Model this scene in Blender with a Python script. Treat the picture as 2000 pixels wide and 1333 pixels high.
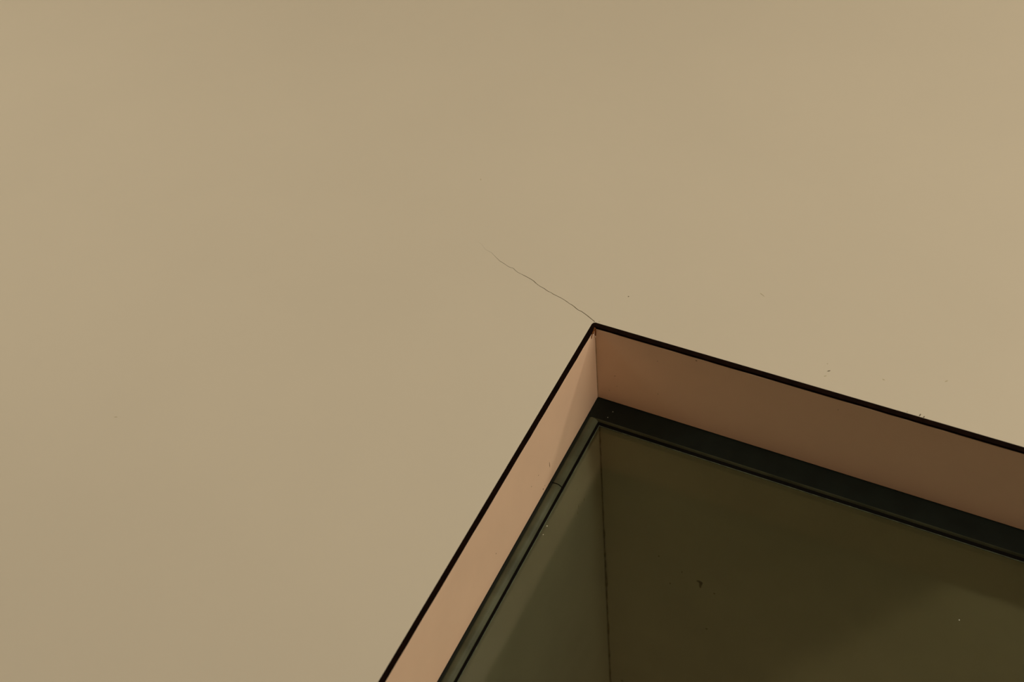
import bpy, bmesh, math, random
from mathutils import Vector, Matrix
from mathutils.geometry import delaunay_2d_cdt
random.seed(4)
S = bpy.context.scene
for o in list(bpy.data.objects): bpy.data.objects.remove(o, do_unlink=True)
COL = S.collection

# ------------------------------------------------------------------ camera
# world: +X along the head edge of the opening, +Y along its side edge, corner of the opening at (0, 0, H)
H = 3.1                                   # ceiling height
ZT = H + 0.1882                           # top of the painted reveal = underside of the glazing frame
F = 2481.0                                # focal length in pixels of a 2000 px wide frame
CAMP = Vector((0.64920, 1.37714, 1.50524))
RX = Vector((0.89596394, -0.43739215, 0.07705013))
RY = Vector((0.27274349, 0.67879762, 0.68179526))     # image down
RZ = Vector((-0.35051334, -0.58984904, 0.72747405))   # forward
cd = bpy.data.cameras.new('camera')
cam = bpy.data.objects.new('camera', cd); COL.objects.link(cam)
m = Matrix((RX, -RY, -RZ)).transposed().to_4x4(); m.translation = CAMP
cam.matrix_world = m
cd.sensor_width = 36.0; cd.lens = F * 36 / 2000
cd.clip_start = 0.05
cd.dof.use_dof = True; cd.dof.focus_distance = 2.2; cd.dof.aperture_fstop = 4.0
S.camera = cam

# ------------------------------------------------------------------ world, lights, exposure
w = bpy.data.worlds.new('world'); S.world = w; w.use_nodes = True
w.node_tree.nodes['Background'].inputs[0].default_value = (0.010, 0.013, 0.020, 1)
w.node_tree.nodes['Background'].inputs[1].default_value = 1.0
S.view_settings.view_transform = 'Standard'; S.view_settings.look = 'None'
S.view_settings.exposure = 0.04; S.view_settings.gamma = 1.0; S.view_settings.use_curve_mapping = False

def area(name, loc, target, sx, sy, power, col):
    l = bpy.data.lights.new(name, 'AREA'); l.shape = 'RECTANGLE'; l.size = sx; l.size_y = sy
    l.energy = power; l.color = col
    o = bpy.data.objects.new(name, l); COL.objects.link(o); o.location = loc
    o.rotation_euler = (Vector(target) - Vector(loc)).to_track_quat('-Z', 'Y').to_euler()
    return o
WARM = (1.0, 0.93, 0.765)
# unseen broad fill, added for the soft light of the room, from the +X side, low and far
area('room_fill', (6.8, -0.4, 1.1), (-2, 0, 1.8), 2.4, 1.7, 108, WARM)
# unseen fills added near the floor to balance ceiling, reveal and shaft
area('low_fill', (-2.6, 0.25, 0.3), (-1.7, 0.6, 3.2), 1.0, 1.0, 34, WARM)
area('low_fill', (1.2, -0.7, 0.3), (0, 0.2, 3.2), 0.7, 0.7, 4.5, WARM)
area('low_fill', (1.6, 0.2, 0.3), (0, 0.2, 3.2), 0.6, 0.6, 15, WARM)
# the lamp that throws the head's shadow on the side reveal
area('lamp_light', (2.4, -3.5, 0.30), (0, 0.2, 3.2), 0.4, 0.4, 46, WARM)

# ------------------------------------------------------------------ materials
def mat(name, col, rough=0.6, spec=0.5, noise=0.0, nscale=4.0, bump=0.0, bscale=60.0, metallic=0.0, col2=None):
    M = bpy.data.materials.new(name); M.use_nodes = True
    nt = M.node_tree; b = nt.nodes['Principled BSDF']
    b.inputs['Roughness'].default_value = rough
    b.inputs['Specular IOR Level'].default_value = spec
    b.inputs['Metallic'].default_value = metallic
    b.inputs['Base Color'].default_value = (*col, 1)
    tc = nt.nodes.new('ShaderNodeTexCoord')
    if noise or col2:
        n = nt.nodes.new('ShaderNodeTexNoise'); n.inputs['Scale'].default_value = nscale
        n.inputs['Detail'].default_value = 5; n.inputs['Roughness'].default_value = 0.55
        nt.links.new(tc.outputs['Object'], n.inputs['Vector'])
        r = nt.nodes.new('ShaderNodeValToRGB')
        a = tuple(max(0, c * (1 - noise)) for c in col) if not col2 else col
        c2 = tuple(c * (1 + noise) for c in col) if not col2 else col2
        r.color_ramp.elements[0].position = 0.35; r.color_ramp.elements[0].color = (*a, 1)
        r.color_ramp.elements[1].position = 0.65; r.color_ramp.elements[1].color = (*c2, 1)
        nt.links.new(n.outputs['Fac'], r.inputs['Fac']); nt.links.new(r.outputs['Color'], b.inputs['Base Color'])
    if bump:
        n2 = nt.nodes.new('ShaderNodeTexNoise'); n2.inputs['Scale'].default_value = bscale
        n2.inputs['Detail'].default_value = 4
        nt.links.new(tc.outputs['Object'], n2.inputs['Vector'])
        bp = nt.nodes.new('ShaderNodeBump'); bp.inputs['Strength'].default_value = bump
        bp.inputs['Distance'].default_value = 0.002
        nt.links.new(n2.outputs['Fac'], bp.inputs['Height']); nt.links.new(bp.outputs['Normal'], b.inputs['Normal'])
    return M

M_CEIL = mat('ceiling_paint', (0.730, 0.640, 0.505), 0.75, 0.3, noise=0.012, nscale=2.2, bump=0.05, bscale=90)
M_CRACK = mat('crack_dirt', (0.30, 0.235, 0.15), 0.9, 0.1)
M_REV = mat('reveal_paint', (0.89, 0.605, 0.425), 0.40, 0.5, noise=0.02, nscale=9, bump=0.03, bscale=40)
M_SHAFT = mat('shaft_paint', (0.86, 0.745, 0.61), 0.7, 0.25, noise=0.05, nscale=5, bump=0.05, bscale=20)
M_BEAD = mat('black_bead', (0.006, 0.003, 0.002), 0.95, 0.03, nscale=55, col2=(0.012, 0.005, 0.003))
M_FRAME = mat('frame_metal', (0.006, 0.0095, 0.0065), 0.45, 0.22, noise=0.2, nscale=30, bump=0.06, bscale=25)
M_SEAL = mat('rubber_seal', (0.004, 0.003, 0.002), 0.8, 0.1)
M_BEADG = mat('grey_sealant', (0.10, 0.115, 0.07), 0.6, 0.3, noise=0.35, nscale=80)
M_CAULK = mat('dark_caulk', (0.20, 0.135, 0.07), 0.8, 0.2, nscale=45, col2=(0.42, 0.32, 0.19))
M_RCAULK = mat('reveal_joint', (0.30, 0.17, 0.08), 0.8, 0.2, nscale=45, col2=(0.48, 0.30, 0.17))
M_RUST = mat('rust', (0.16, 0.045, 0.012), 0.9, 0.1, nscale=300, col2=(0.30, 0.11, 0.03))
M_SPECK = mat('dirt', (0.16, 0.13, 0.08), 0.9, 0.1)
M_FAINT = mat('faint_stain', (0.60, 0.51, 0.35), 0.9, 0.1)
M_SMUDGE = mat('reveal_dirt', (0.28, 0.16, 0.09), 0.9, 0.1)
M_DUST = mat('pale_dust', (0.75, 0.75, 0.6), 0.9, 0.1)
M_WALL = mat('wall_paint', (0.70, 0.60, 0.44), 0.8, 0.2)
M_FLOOR = mat('floor_carpet', (0.22, 0.19, 0.15), 0.95, 0.1, noise=0.2, nscale=30)
M_ADDED_RUG = mat('pale_added_rug', (0.88, 0.78, 0.58), 0.95, 0.1, noise=0.08, nscale=30)

M_DARK = mat('dark_wall', (0.10, 0.07, 0.05), 0.8, 0.2)

M_GHOST = mat('ghost_reflection', (0.70, 0.60, 0.42), 0.9, 0.1)  # colour of the reflected reveal marks painted on the shaft wall

def glass_mat():
    M = bpy.data.materials.new('tinted_glass'); M.use_nodes = True
    nt = M.node_tree; nt.nodes.clear()
    out = nt.nodes.new('ShaderNodeOutputMaterial'); mix = nt.nodes.new('ShaderNodeMixShader')
    tr = nt.nodes.new('ShaderNodeBsdfTransparent'); gl = nt.nodes.new('ShaderNodeBsdfGlossy')
    fr = nt.nodes.new('ShaderNodeFresnel'); fr.inputs['IOR'].default_value = 1.5
    tr.inputs['Color'].default_value = (0.85, 0.885, 0.825, 1)      # per face, the pane has two
    gl.inputs['Color'].default_value = (0.72, 0.76, 0.66, 1); gl.inputs['Roughness'].default_value = 0.095
    nt.links.new(fr.outputs[0], mix.inputs[0]); nt.links.new(tr.outputs[0], mix.inputs[1])
    nt.links.new(gl.outputs[0], mix.inputs[2]); nt.links.new(mix.outputs[0], out.inputs[0])
    return M
M_GLASS = glass_mat()

# ------------------------------------------------------------------ helpers
def link(name, me, m, parent=None, label=None, cat=None, kind=None):
    o = bpy.data.objects.new(name, me); COL.objects.link(o)
    if m: me.materials.append(m)
    if parent: o.parent = parent
    if label: o['label'] = label
    if cat: o['category'] = cat
    if kind: o['kind'] = kind
    return o
def mesh(name, vs, fs, m, parent=None, recalc=True, **k):
    me = bpy.data.meshes.new(name); bm = bmesh.new()
    bv = [bm.verts.new(v) for v in vs]
    for f in fs: bm.faces.new([bv[i] for i in f])
    if recalc: bmesh.ops.recalc_face_normals(bm, faces=bm.faces)
    bm.to_mesh(me); bm.free()
    return link(name, me, m, parent, **k)
def box(name, a, b, m, parent=None, bevel=0.0, **k):
    me = bpy.data.meshes.new(name); bm = bmesh.new()
    bmesh.ops.create_cube(bm, size=1)
    for v in bm.verts:
        v.co = Vector(((a[i] + b[i]) / 2 + v.co[i] * (b[i] - a[i]) for i in range(3)))
    if bevel: bmesh.ops.bevel(bm, geom=bm.edges[:], offset=bevel, segments=2, affect='EDGES', profile=0.6)
    bm.to_mesh(me); bm.free()
    return link(name, me, m, parent, **k)
def empty(name, loc, label=None, cat=None, kind=None):
    o = bpy.data.objects.new(name, None); COL.objects.link(o); o.location = loc; o.empty_display_size = 0.1
    if label: o['label'] = label
    if cat: o['category'] = cat
    if kind: o['kind'] = kind
    return o
def ray(px, py):
    return RX * ((px - 1000) / F) + RY * ((py - 666.5) / F) + RZ
def at(px, py, axis, val):                 # where the line of sight of a photo pixel meets a plane of the room
    d = ray(px, py); return CAMP + d * ((val - CAMP[axis]) / d[axis])

OX, OY = 1.70, 1.55                       # size of the opening
X0, X1, Y0, Y1 = -4.6, 7.0, -4.6, 3.8     # the room

# ------------------------------------------------------------------ room shell (outside the frame)
box('floor', (X0, Y0, -0.1), (X1, Y1, 0.0), M_FLOOR, label='plain brown floor of the room below the skylight', cat='floor', kind='structure')
box('wall_left', (X0 - 0.1, Y0, 0), (X0, Y1, H), M_WALL, label='beige wall to the left of the camera', cat='wall', kind='structure')
box('wall_right', (X1, Y0, 0), (X1 + 0.1, Y1, H), M_WALL, label='beige wall to the right of the camera', cat='wall', kind='structure')
box('wall_front', (X0, Y0 - 0.1, 0), (X1, Y0, H), M_WALL, label='beige wall ahead of the camera', cat='wall', kind='structure')
box('wall_back', (X0, Y1, 0), (X1, Y1 + 0.1, H), M_DARK, label='dark brown wall behind the camera', cat='wall', kind='structure')

# ------------------------------------------------------------------ ceiling with its opening and its crack
TRIM_H, TRIM_S = 0.0100, 0.0078           # width of the black bead along the head and along the side
crack_px = [(225,150,.12),(275,185,.18),(310,240,.22),(352,268,.3),(400,292,.4),(450,345,.55),(478,372,.62),(510,403,.7),(560,432,.8),
    (610,467,.85),(645,486,.85),(680,492,.9),(712,525,.95),(740,548,1),(785,570,1),(830,592,1.05),(890,625,1.1),(945,657,1.1),(968,680,1.3),(1000,708,1.2),
    (1030,730,1.1),(1060,745,1.1),(1090,762,1.1),(1115,782,1.1),(1140,798,1.1),(1168,808,1.1),(1200,830,1.2),(1250,855,1.1),(1300,880,1.2),
    (1340,903,1.2),(1380,930,1.3),(1415,956,1.2),(1450,975,1.2),(1480,998,1.2),(1500,1017,1.5),(1530,1040,1.3),(1570,1057,1.3),
    (1620,1092,1.4),(1650,1115,1.4),(1680,1140,1.5),(1715,1168,1.5),(1745,1193,1.6)]
cp = []
for x, y, s in crack_px:
    p = at(900 + x / 6.6667, 450 + y / 6.6667, 2, H)
    cp.append((p.x, p.y, s * 0.00088))
end = (-TRIM_S * 0.55, -TRIM_H * 1.0)
cp.append((end[0] - .0016, end[1] - .0009, 0.0010))
L, Rr = [], []
for i, (x, y, hw) in enumerate(cp):
    a = Vector(cp[max(i - 1, 0)][:2]); b = Vector(cp[min(i + 1, len(cp) - 1)][:2])
    t = (b - a).normalized(); n = Vector((-t.y, t.x))
    j = random.uniform(.8, 1.25)
    L.append(Vector((x, y)) + n * hw * j * .5 * 2 * .5); Rr.append(Vector((x, y)) - n * hw * j * .5 * 2 * .5)
outline = [Vector(cp[0][:2]) - (Vector(cp[1][:2]) - Vector(cp[0][:2])) * .3] + L + Rr[::-1]
outer = [Vector(p) for p in ((X0, Y0), (X1, Y0), (X1, Y1), (X0, Y1))]
hole = []                                  # the opening cut, its corner next to the crack slightly rounded
r = 0.006
for k in range(5):
    a = math.pi + k * math.pi / 8
    hole.append(Vector((-TRIM_S + r + r * math.cos(a), -TRIM_H + r + r * math.sin(a))))
hole += [Vector((OX + TRIM_S, -TRIM_H)), Vector((OX + TRIM_S, OY + TRIM_H)), Vector((-TRIM_S, OY + TRIM_H))]
pts = outer + hole + outline
no, nh, nc = len(outer), len(hole), len(outline)
loop = lambda s, n: [(s + i, s + (i + 1) % n) for i in range(n)]
grid = [Vector((X0 + .4 * i + .2, Y0 + .4 * j + .2)) for i in range(28) for j in range(20)]
grid = [g for g in grid if not (-.3 < g.x < OX + .1 and -.3 < g.y < OY + .1)]
vs, es, fs, ov, oe, of = delaunay_2d_cdt(pts + grid, loop(0, no) + loop(no, nh) + loop(no + nh, nc),
    [], 0, 1e-7)
def inside(p, poly):
    c = False; n = len(poly)
    for i in range(n):
        a, b = poly[i], poly[i - 1]
        if (a.y > p.y) != (b.y > p.y) and p.x < (b.x - a.x) * (p.y - a.y) / (b.y - a.y) + a.x: c = not c
    return c
keep = []
for f in fs:
    c = sum((vs[i] for i in f), Vector((0, 0))) / len(f)
    if not inside(c, hole) and not inside(c, outline): keep.append(f)
# slab: underside + top + rims of every loop
T = 0.02
nv = len(vs)
V3 = [(v.x, v.y, H) for v in vs] + [(v.x, v.y, H + T) for v in vs]
cnt = {}
for f in keep:
    for i in range(len(f)):
        a, b = f[i], f[(i + 1) % len(f)]; cnt.setdefault((min(a, b), max(a, b)), []).append((a, b))
FS = [tuple(reversed(f)) for f in keep] + [tuple(i + nv for i in f) for f in keep]
for e, l in cnt.items():
    if len(l) == 1: a, b = l[0]; FS.append((a, b, b + nv, a + nv))
ceiling = mesh('ceiling', V3, FS, M_CEIL, label='smooth warm beige painted ceiling around the skylight opening', cat='ceiling', kind='structure')
# the crack: a narrow V groove running out of the corner
gv, gf = [], []
for i in range(len(cp)):
    x, y, hw = cp[i]
    gv += [(L[i].x, L[i].y, H + .00002), (x, y, H + min(.0012, hw * 1.2)), (Rr[i].x, Rr[i].y, H + .00002)]
    if i: 
        k = 3 * i
        gf += [(k - 3, k - 2, k + 1, k), (k - 2, k - 1, k + 2, k + 1)]
k = len(gv); gv.append((outline[0].x, outline[0].y, H + .00002)); gf += [(k, 1, 0), (k, 2, 1)]
mesh('crack', gv, gf, M_CRACK, ceiling, label='thin grey-brown hairline crack running from the corner of the opening')

def fleck(name, c, u, v, outline_px, m, parent, thick=0.0004, n=None):
    """small flat lump of dirt or a painted mark: outline in metres along u, v around c, raised by thick along n"""
    n = n or u.cross(v).normalized()
    N = len(outline_px)
    a = [c + u * p[0] + v * p[1] for p in outline_px]; b = [c + u * p[0] * .8 + v * p[1] * .8 + n * thick for p in outline_px]
    return mesh(name, a + b, [tuple(range(N)), tuple(range(N, 2 * N))] + [(i, (i + 1) % N, N + (i + 1) % N, N + i) for i in range(N)], m, parent)
def blob(rx, ry, ang=0, n=9):
    o = []
    for i in range(n):
        a = 2 * math.pi * i / n; q = random.uniform(.75, 1.2)
        x, y = rx * q * math.cos(a), ry * q * math.sin(a)
        o.append((x * math.cos(ang) - y * math.sin(ang), x * math.sin(ang) + y * math.cos(ang)))
    return o
ex, ey, ez = Vector((1, 0, 0)), Vector((0, 1, 0)), Vector((0, 0, 1))
for px, py, rx, ry, ang, m in [(1227.5, 579.5, .0010, .0009, 0, M_SPECK), (1619, 725, .0007, .0022, .9, M_SPECK), (1616, 711, .0009, .0007, 0, M_FAINT),
        (1611.5, 735, .0008, .0017, .8, M_FAINT), (1848.5, 745, .0008, .0022, .6, M_FAINT), (939, 351, .0020, .0009, .8, M_FAINT), (1726, 742, .0018, .0010, 0, M_FAINT),
        (226, 815, .0008, .0022, 1.2, M_FAINT), (1489, 576, .0045, .0006, .5, M_FAINT), (1797, 811, .0008, .0024, .2, M_SPECK),
        (1804.5, 815, .0006, .0016, .3, M_SPECK), (1772, 805, .0007, .0012, .3, M_FAINT), (1170.5, 628.5, .0009, .0012, .3, M_FAINT)]:
    fleck('speck', at(px, py, 2, H), ex, ey, blob(rx * 1.35, ry * 1.35, ang), m, ceiling, n=-ez, thick=.0003)

# ------------------------------------------------------------------ ring parts: four mitred sides from one profile
def side(name, prof, i, m, parent, cut=None, smooth=False, **k):
    """prof: list of (side inset, head inset, z); i: 0 head, 1 right, 2 foot, 3 left. cut=(t0,t1) trims along the side's world axis"""
    vs = []
    for end in (i, i + 1):
        for (s, h, z) in prof:
            c = [(s, h), (OX - s, h), (OX - s, OY - h), (s, OY - h)][end % 4]
            p = [c[0], c[1], z]
            if cut:
                ax = 0 if i in (0, 2) else 1
                p[ax] = min(max(p[ax], cut[0]), cut[1])
            vs.append(tuple(p))
    n = len(prof)
    fs = [(j, (j + 1) % n, n + (j + 1) % n, n + j) for j in range(n)] + [tuple(range(n)), tuple(range(n, 2 * n))]
    o = mesh(name, vs, fs, m, parent, **k)
    if smooth:
        for p in o.data.polygons:
            if len(p.vertices) == 4: p.use_smooth = True
        o.data.set_sharp_from_angle(angle=math.radians(50))
    return o

# black metal bead that edges the opening, flush with the ceiling
trim = empty('trim_1', (0, 0, H), 'thin black metal edge bead around the skylight opening, flush with ceiling', 'trim', 'structure')
bead_prof = [(-TRIM_S, -TRIM_H, H + .0002), (-.0004, -.0004, H - .0006), (0, 0, H - .0003), (0, 0, H + .004), (-TRIM_S, -TRIM_H, H + .004)]
def bead(i):
    o = side('edge_bead', bead_prof, i, M_BEAD, trim); o.location = (0, 0, -H); return o
for i in range(4):
    if i in (0, 3):                        # the two sides in view meet in a slightly rounded corner
        vs = []; seg = 60
        for j in range(seg + 1):
            t = j / seg
            wob = random.uniform(-.00022, .00022)
            for (s, h, z) in bead_prof:
                if i == 0:
                    x = s + (OX - 2 * s) * t; y = h + (wob if h > -.001 else 0)
                    if j == 0 and h < -.005: x = s + r * .293; y = h + r * .293
                    if j == 0: pass
                else:
                    y = h + (OY - 2 * h) * t; x = s + (wob if s > -.001 else 0)
                    if j == 0 and s < -.005: x = s + r * .293; y = h + r * .293
                vs.append((x, y, z - H))
            if j == 0:
                vs2 = []
                for (s, h, z) in bead_prof:
                    if i == 0: vs2.append((s + (r if s < -.005 else .0005), h, z - H))
                    else: vs2.append((s, h + (r if h < -.005 else .0005), z - H))
                vs += vs2
        n = 5; N = len(vs) // n
        fs = [(q * n + a, q * n + (a + 1) % n, (q + 1) * n + (a + 1) % n, (q + 1) * n + a) for q in range(N - 1) for a in range(n)]
        fs += [tuple(range(n)), tuple(range((N - 1) * n, N * n))]
        mesh('edge_bead', vs, fs, M_BEAD, trim)
    else: bead(i)

# ------------------------------------------------------------------ the skylight: reveal, frame, seal, pane, shaft
win = empty('window_1', (0, 0, 0), 'recessed ceiling skylight with pinkish-brown reveal panels, black frame and dark tinted glass', 'skylight', 'structure')
TH = 0.014
# reveal panels, each set with a hairline joint at the corners
def slab(name, a, b, m, label=None): 
    return box(name, a, b, m, win, bevel=0.0008, label=label)
zr0, zr1 = H + .0045, ZT - .0012
slab('reveal_panel', (0.0000, -TH, zr0), (OX, 0.0, zr1), M_REV, 'pinkish-brown reveal panel in shade along the upper right edge')
slab('reveal_panel', (-TH, -.0002, zr0), (0.0, OY, zr1), M_REV, 'lit peach reveal panel along the left edge')
slab('reveal_panel', (OX, -TH, zr0), (OX + TH, OY + TH, zr1), M_REV)
slab('reveal_panel', (0.0, OY, zr0), (OX, OY + TH, zr1), M_REV)

def strand(name, pts, rad, m, parent, n=6, **k):
    vs, fs = [], []
    for i, p in enumerate(pts):
        a = pts[max(i - 1, 0)]; b = pts[min(i + 1, len(pts) - 1)]
        t = (b - a).normalized(); u = t.orthogonal().normalized(); v = t.cross(u)
        rr = rad[i] if isinstance(rad, list) else rad
        for j in range(n):
            c = 2 * math.pi * j / n; vs.append(p + u * rr * math.cos(c) + v * rr * math.sin(c))
        if i: 
            for j in range(n): fs.append(((i - 1) * n + j, (i - 1) * n + (j + 1) % n, i * n + (j + 1) % n, i * n + j))
    fs += [tuple(range(n)), tuple(range((len(pts) - 1) * n, len(pts) * n))]
    return mesh(name, vs, fs, m, parent, **k)
# filler in the reveal corner: a thin uneven brown line
N = 24
strand('corner_joint', [Vector((.0002 + random.uniform(-.0002, .0002), .0002, zr0 + (zr1 - zr0) * i / N)) for i in range(N + 1)],
       [random.uniform(.0005, .0009) for _ in range(N + 1)], M_RCAULK, win, label='thin brown joint line in the reveal corner')
# rust threads hanging in the corner under the bead
def onleft(px, py, off=.0006): 
    p = at(px, py, 0, 0.0); p.x = off; return p
st = [[(1161, 640), (1159, 646), (1156.5, 651), (1155, 657), (1154.5, 662)], [(1161.5, 641), (1162, 648), (1161.8, 655)], [(1160, 642), (1158.5, 648), (1158, 652)]]
for q in st:
    strand('rust_thread', [onleft(*c) for c in q], [.0014, .0014, .0011, .0010, .0005][:len(q)], M_RUST, win)
p = onleft(1161.5, 658, .0010); fleck('paint_blob', p, ey, ez, blob(.0013, .0016), M_REV, win, n=ex, thick=.0012)
# dirt marks on the side reveal
for px, py, ry, rz, ang in [(1073.5, 909, .0008, .0085, -.0), (1051.8, 929, .0010, .0012, 0), (1061, 956, .0012, .0022, .2), (1064, 949, .0008, .001, 0), (1038, 951, .0011, .0009, 0), (969, 1082, .0013, .0012, 0)]:
    p = at(px, py, 0, 0); fleck('smudge', p, ey, ez, blob(ry, rz, ang), M_SMUDGE, win, n=ex, thick=.0002)
for px, py, rx, rz in [(1201, 735, .0008, .0010), (1360, 705, .0018, .0010), (1205, 755, .0008, .0006), (1284, 706, .0008, .0006), (1285, 770, .0008, .0010), (1637, 801, .0008, .0007), (1190, 763, .001, .0006)]:
    p = at(px, py, 1, 0); fleck('smudge', p, ex, ez, blob(rx, rz), M_SMUDGE, win, n=ey, thick=.0002)

# dark frame rails: flat underside, rounded inner edge rising to the glass
fp = [(-.012, -.012, 0), (.0060, .0330, 0), (.0095, .0375, .0004), (.0125, .0410, .0012), (.0152, .0440, .0024), (.0175, .0462, .0038), (.0195, .0477, .0052), (.0210, .0487, .0066), (.0214, .0490, .0085), (-.012, -.012, .0085)]
gp = [(.0030, .0462, .0026), (.0050, .0464, .0014), (.0072, .0466, .0006), (.0095, .0469, .0001), (.0120, .0472, .0001), (.0145, .0475, .0006), (.0168, .0478, .0015), (.0188, .0481, .0028), (.0204, .0485, .0046), (.0212, .0488, .0062), (.0214, .0490, .0085), (.0030, .0462, .0085)]
gp = [(a, b, ZT + c) for a, b, c in gp]
fp = [(-.012, -.012, ZT), (.0045, .0468, ZT), (.0045, .0468, ZT + .0008), (-.012, -.012, ZT + .0008)]
M_GASK = mat('gasket', (0.085, 0.090, 0.052), 0.42, 0.2, noise=0.25, nscale=14, bump=0.10, bscale=12)
for i, c in ((0, None), (1, None), (2, None), (3, (0, .2071)), (3, (.2092, 9))):
    side('glazing_gasket', gp, i, M_GASK, win, cut=c, smooth=True, label={0: 'dull grey-green rounded gasket along the head of the pane'}.get(i) if c is None else None)
JY = 0.2082
side('frame_rail', fp, 0, M_FRAME, win, smooth=True, label='dark green-black frame rail along the upper right edge')
side('frame_rail', fp, 1, M_FRAME, win, smooth=True)
side('frame_rail', fp, 2, M_FRAME, win, smooth=True)
side('frame_rail', fp, 3, M_FRAME, win, cut=(0, JY - .0006), smooth=True, label='short frame rail on the left, from the corner to the joint')
side('frame_rail', fp, 3, M_FRAME, win, cut=(JY + .0006, 9), smooth=True, label='long frame rail on the left below the joint')
# seal ring
sp = [(.0208, .0484, .0060), (.0258, .0552, .0058), (.0258, .0552, .0086), (.0208, .0484, .0086)]
for i in range(4): side('rubber_seal', [(a, b, ZT + c) for a, b, c in sp], i, M_SEAL, win)
sp = [(.0259, .0553, .0066), (.0264, .0561, .0070), (.0264, .0561, .0086), (.0259, .0553, .0086)]
for i in range(4): side('sealant_line', [(a, b, ZT + c) for a, b, c in sp], i, M_BEADG, win)
# glass pane
GZ = ZT + .0087
box('pane', (.004, .004, GZ), (OX - .004, OY - .004, GZ + .006), M_GLASS, win, label='dark green tinted glass pane')
for px, py, q in [(1068.5, 1028, .0011), (1061, 1045, .0008), (1873.5, 1212, .0010)]:
    fleck('dust_grain', at(px, py, 2, GZ - .0001), ex, ey, blob(q, q), M_DUST, win, n=-ez, thick=.0003)
for px, py in [(1197, 805), (1187, 816)]:
    fleck('dust_grain', at(px, py, 2, ZT - .0001), ex, ey, blob(.0007, .0007), M_DUST, win, n=-ez, thick=.0003)

# shaft above the glass
zs0, zs1 = GZ + .0065, 5.1
slab('shaft_panel', (0.0, -TH, zs0), (OX, 0.0, zs1), M_SHAFT)
slab('shaft_panel', (-TH, -.0002, zs0), (0.0, OY, zs1), M_SHAFT)
slab('shaft_panel', (OX, -TH, zs0), (OX + TH, OY + TH, zs1), M_SHAFT)
slab('shaft_panel', (0.0, OY, zs0), (OX, OY + TH, zs1), M_SHAFT)
box('shaft_lid', (-TH, -TH, zs1 + .0005), (OX + TH, OY + TH, zs1 + .03), M_SHAFT, win)
# dark uneven joint line up the shaft corner
N = 90; P, Rd = [], []
for i in range(N + 1):
    z = zs0 + (zs1 - zs0 - .01) * (i / N) ** 1.2
    P.append(Vector((.0006 + random.uniform(-.0006, .0006), .0006 + random.uniform(-.0004, .0004), z)))
    Rd.append(random.uniform(.0011, .0021) * (1.5 if random.random() < .1 else 1) * (1 + .8 * i / N))
strand('corner_joint', P, Rd, M_CAULK, win, label='dark uneven joint line up the shaft corner behind the glass')
# hooked fleck, specks and painted ghost reflections on the shaft walls
c = at(1367, 1141, 1, 0)
hook = [(1360, 1134.3), (1364, 1134), (1368, 1136), (1372.5, 1138.8), (1372, 1142), (1369.8, 1145.5), (1369.5, 1148.5), (1367.5, 1149.8), (1366, 1147), (1365.5, 1142.5), (1365.8, 1139.5), (1363.5, 1136.6)]
hk = [(at(x, y, 1, 0) - c) for x, y in hook]
fleck('flake', c, ex, ez, [(v.x, v.z) for v in hk], M_CAULK, win, n=ey, thick=.001)
for px, py, rx, rz in [(1309, 1140, .002, .002), (1287, 1087, .0015, .003), (1380, 1229, .003, .002), (1215, 1330, .003, .003), (1395, 1160, .002, .002), (1332, 1118, .001, .004)]:
    fleck('speck_and_ghost', at(px, py, 1, 0), ex, ez, blob(rx, rz), M_CAULK, win, n=ey, thick=.0005)
for px, py, ry, rz in [(1127, 956, .0015, .003), (1141, 976, .0012, .006), (1130, 990, .0012, .008), (1128, 1003, .001, .005)]:
    fleck('speck_and_ghost', at(px, py, 0, 0), ey, ez, blob(ry, rz), M_GHOST, win, n=ex, thick=.0005)  # reflections of the reveal's smudges, painted on as flecks

# made-up pale floor mat, added only for its faint reflection in the glass
added_rug = box('added_rug', (-.35, -.8, 0.0), (.35, .8, .012), M_ADDED_RUG, None, bevel=.004, label='made-up pale floor mat, added to reflect faintly in the skylight glass', cat='added_rug')
added_rug.location = (0.39 + .35 * .807, -1.71 + .35 * .59, 0); added_rug.rotation_euler = (0, 0, math.radians(36.1))
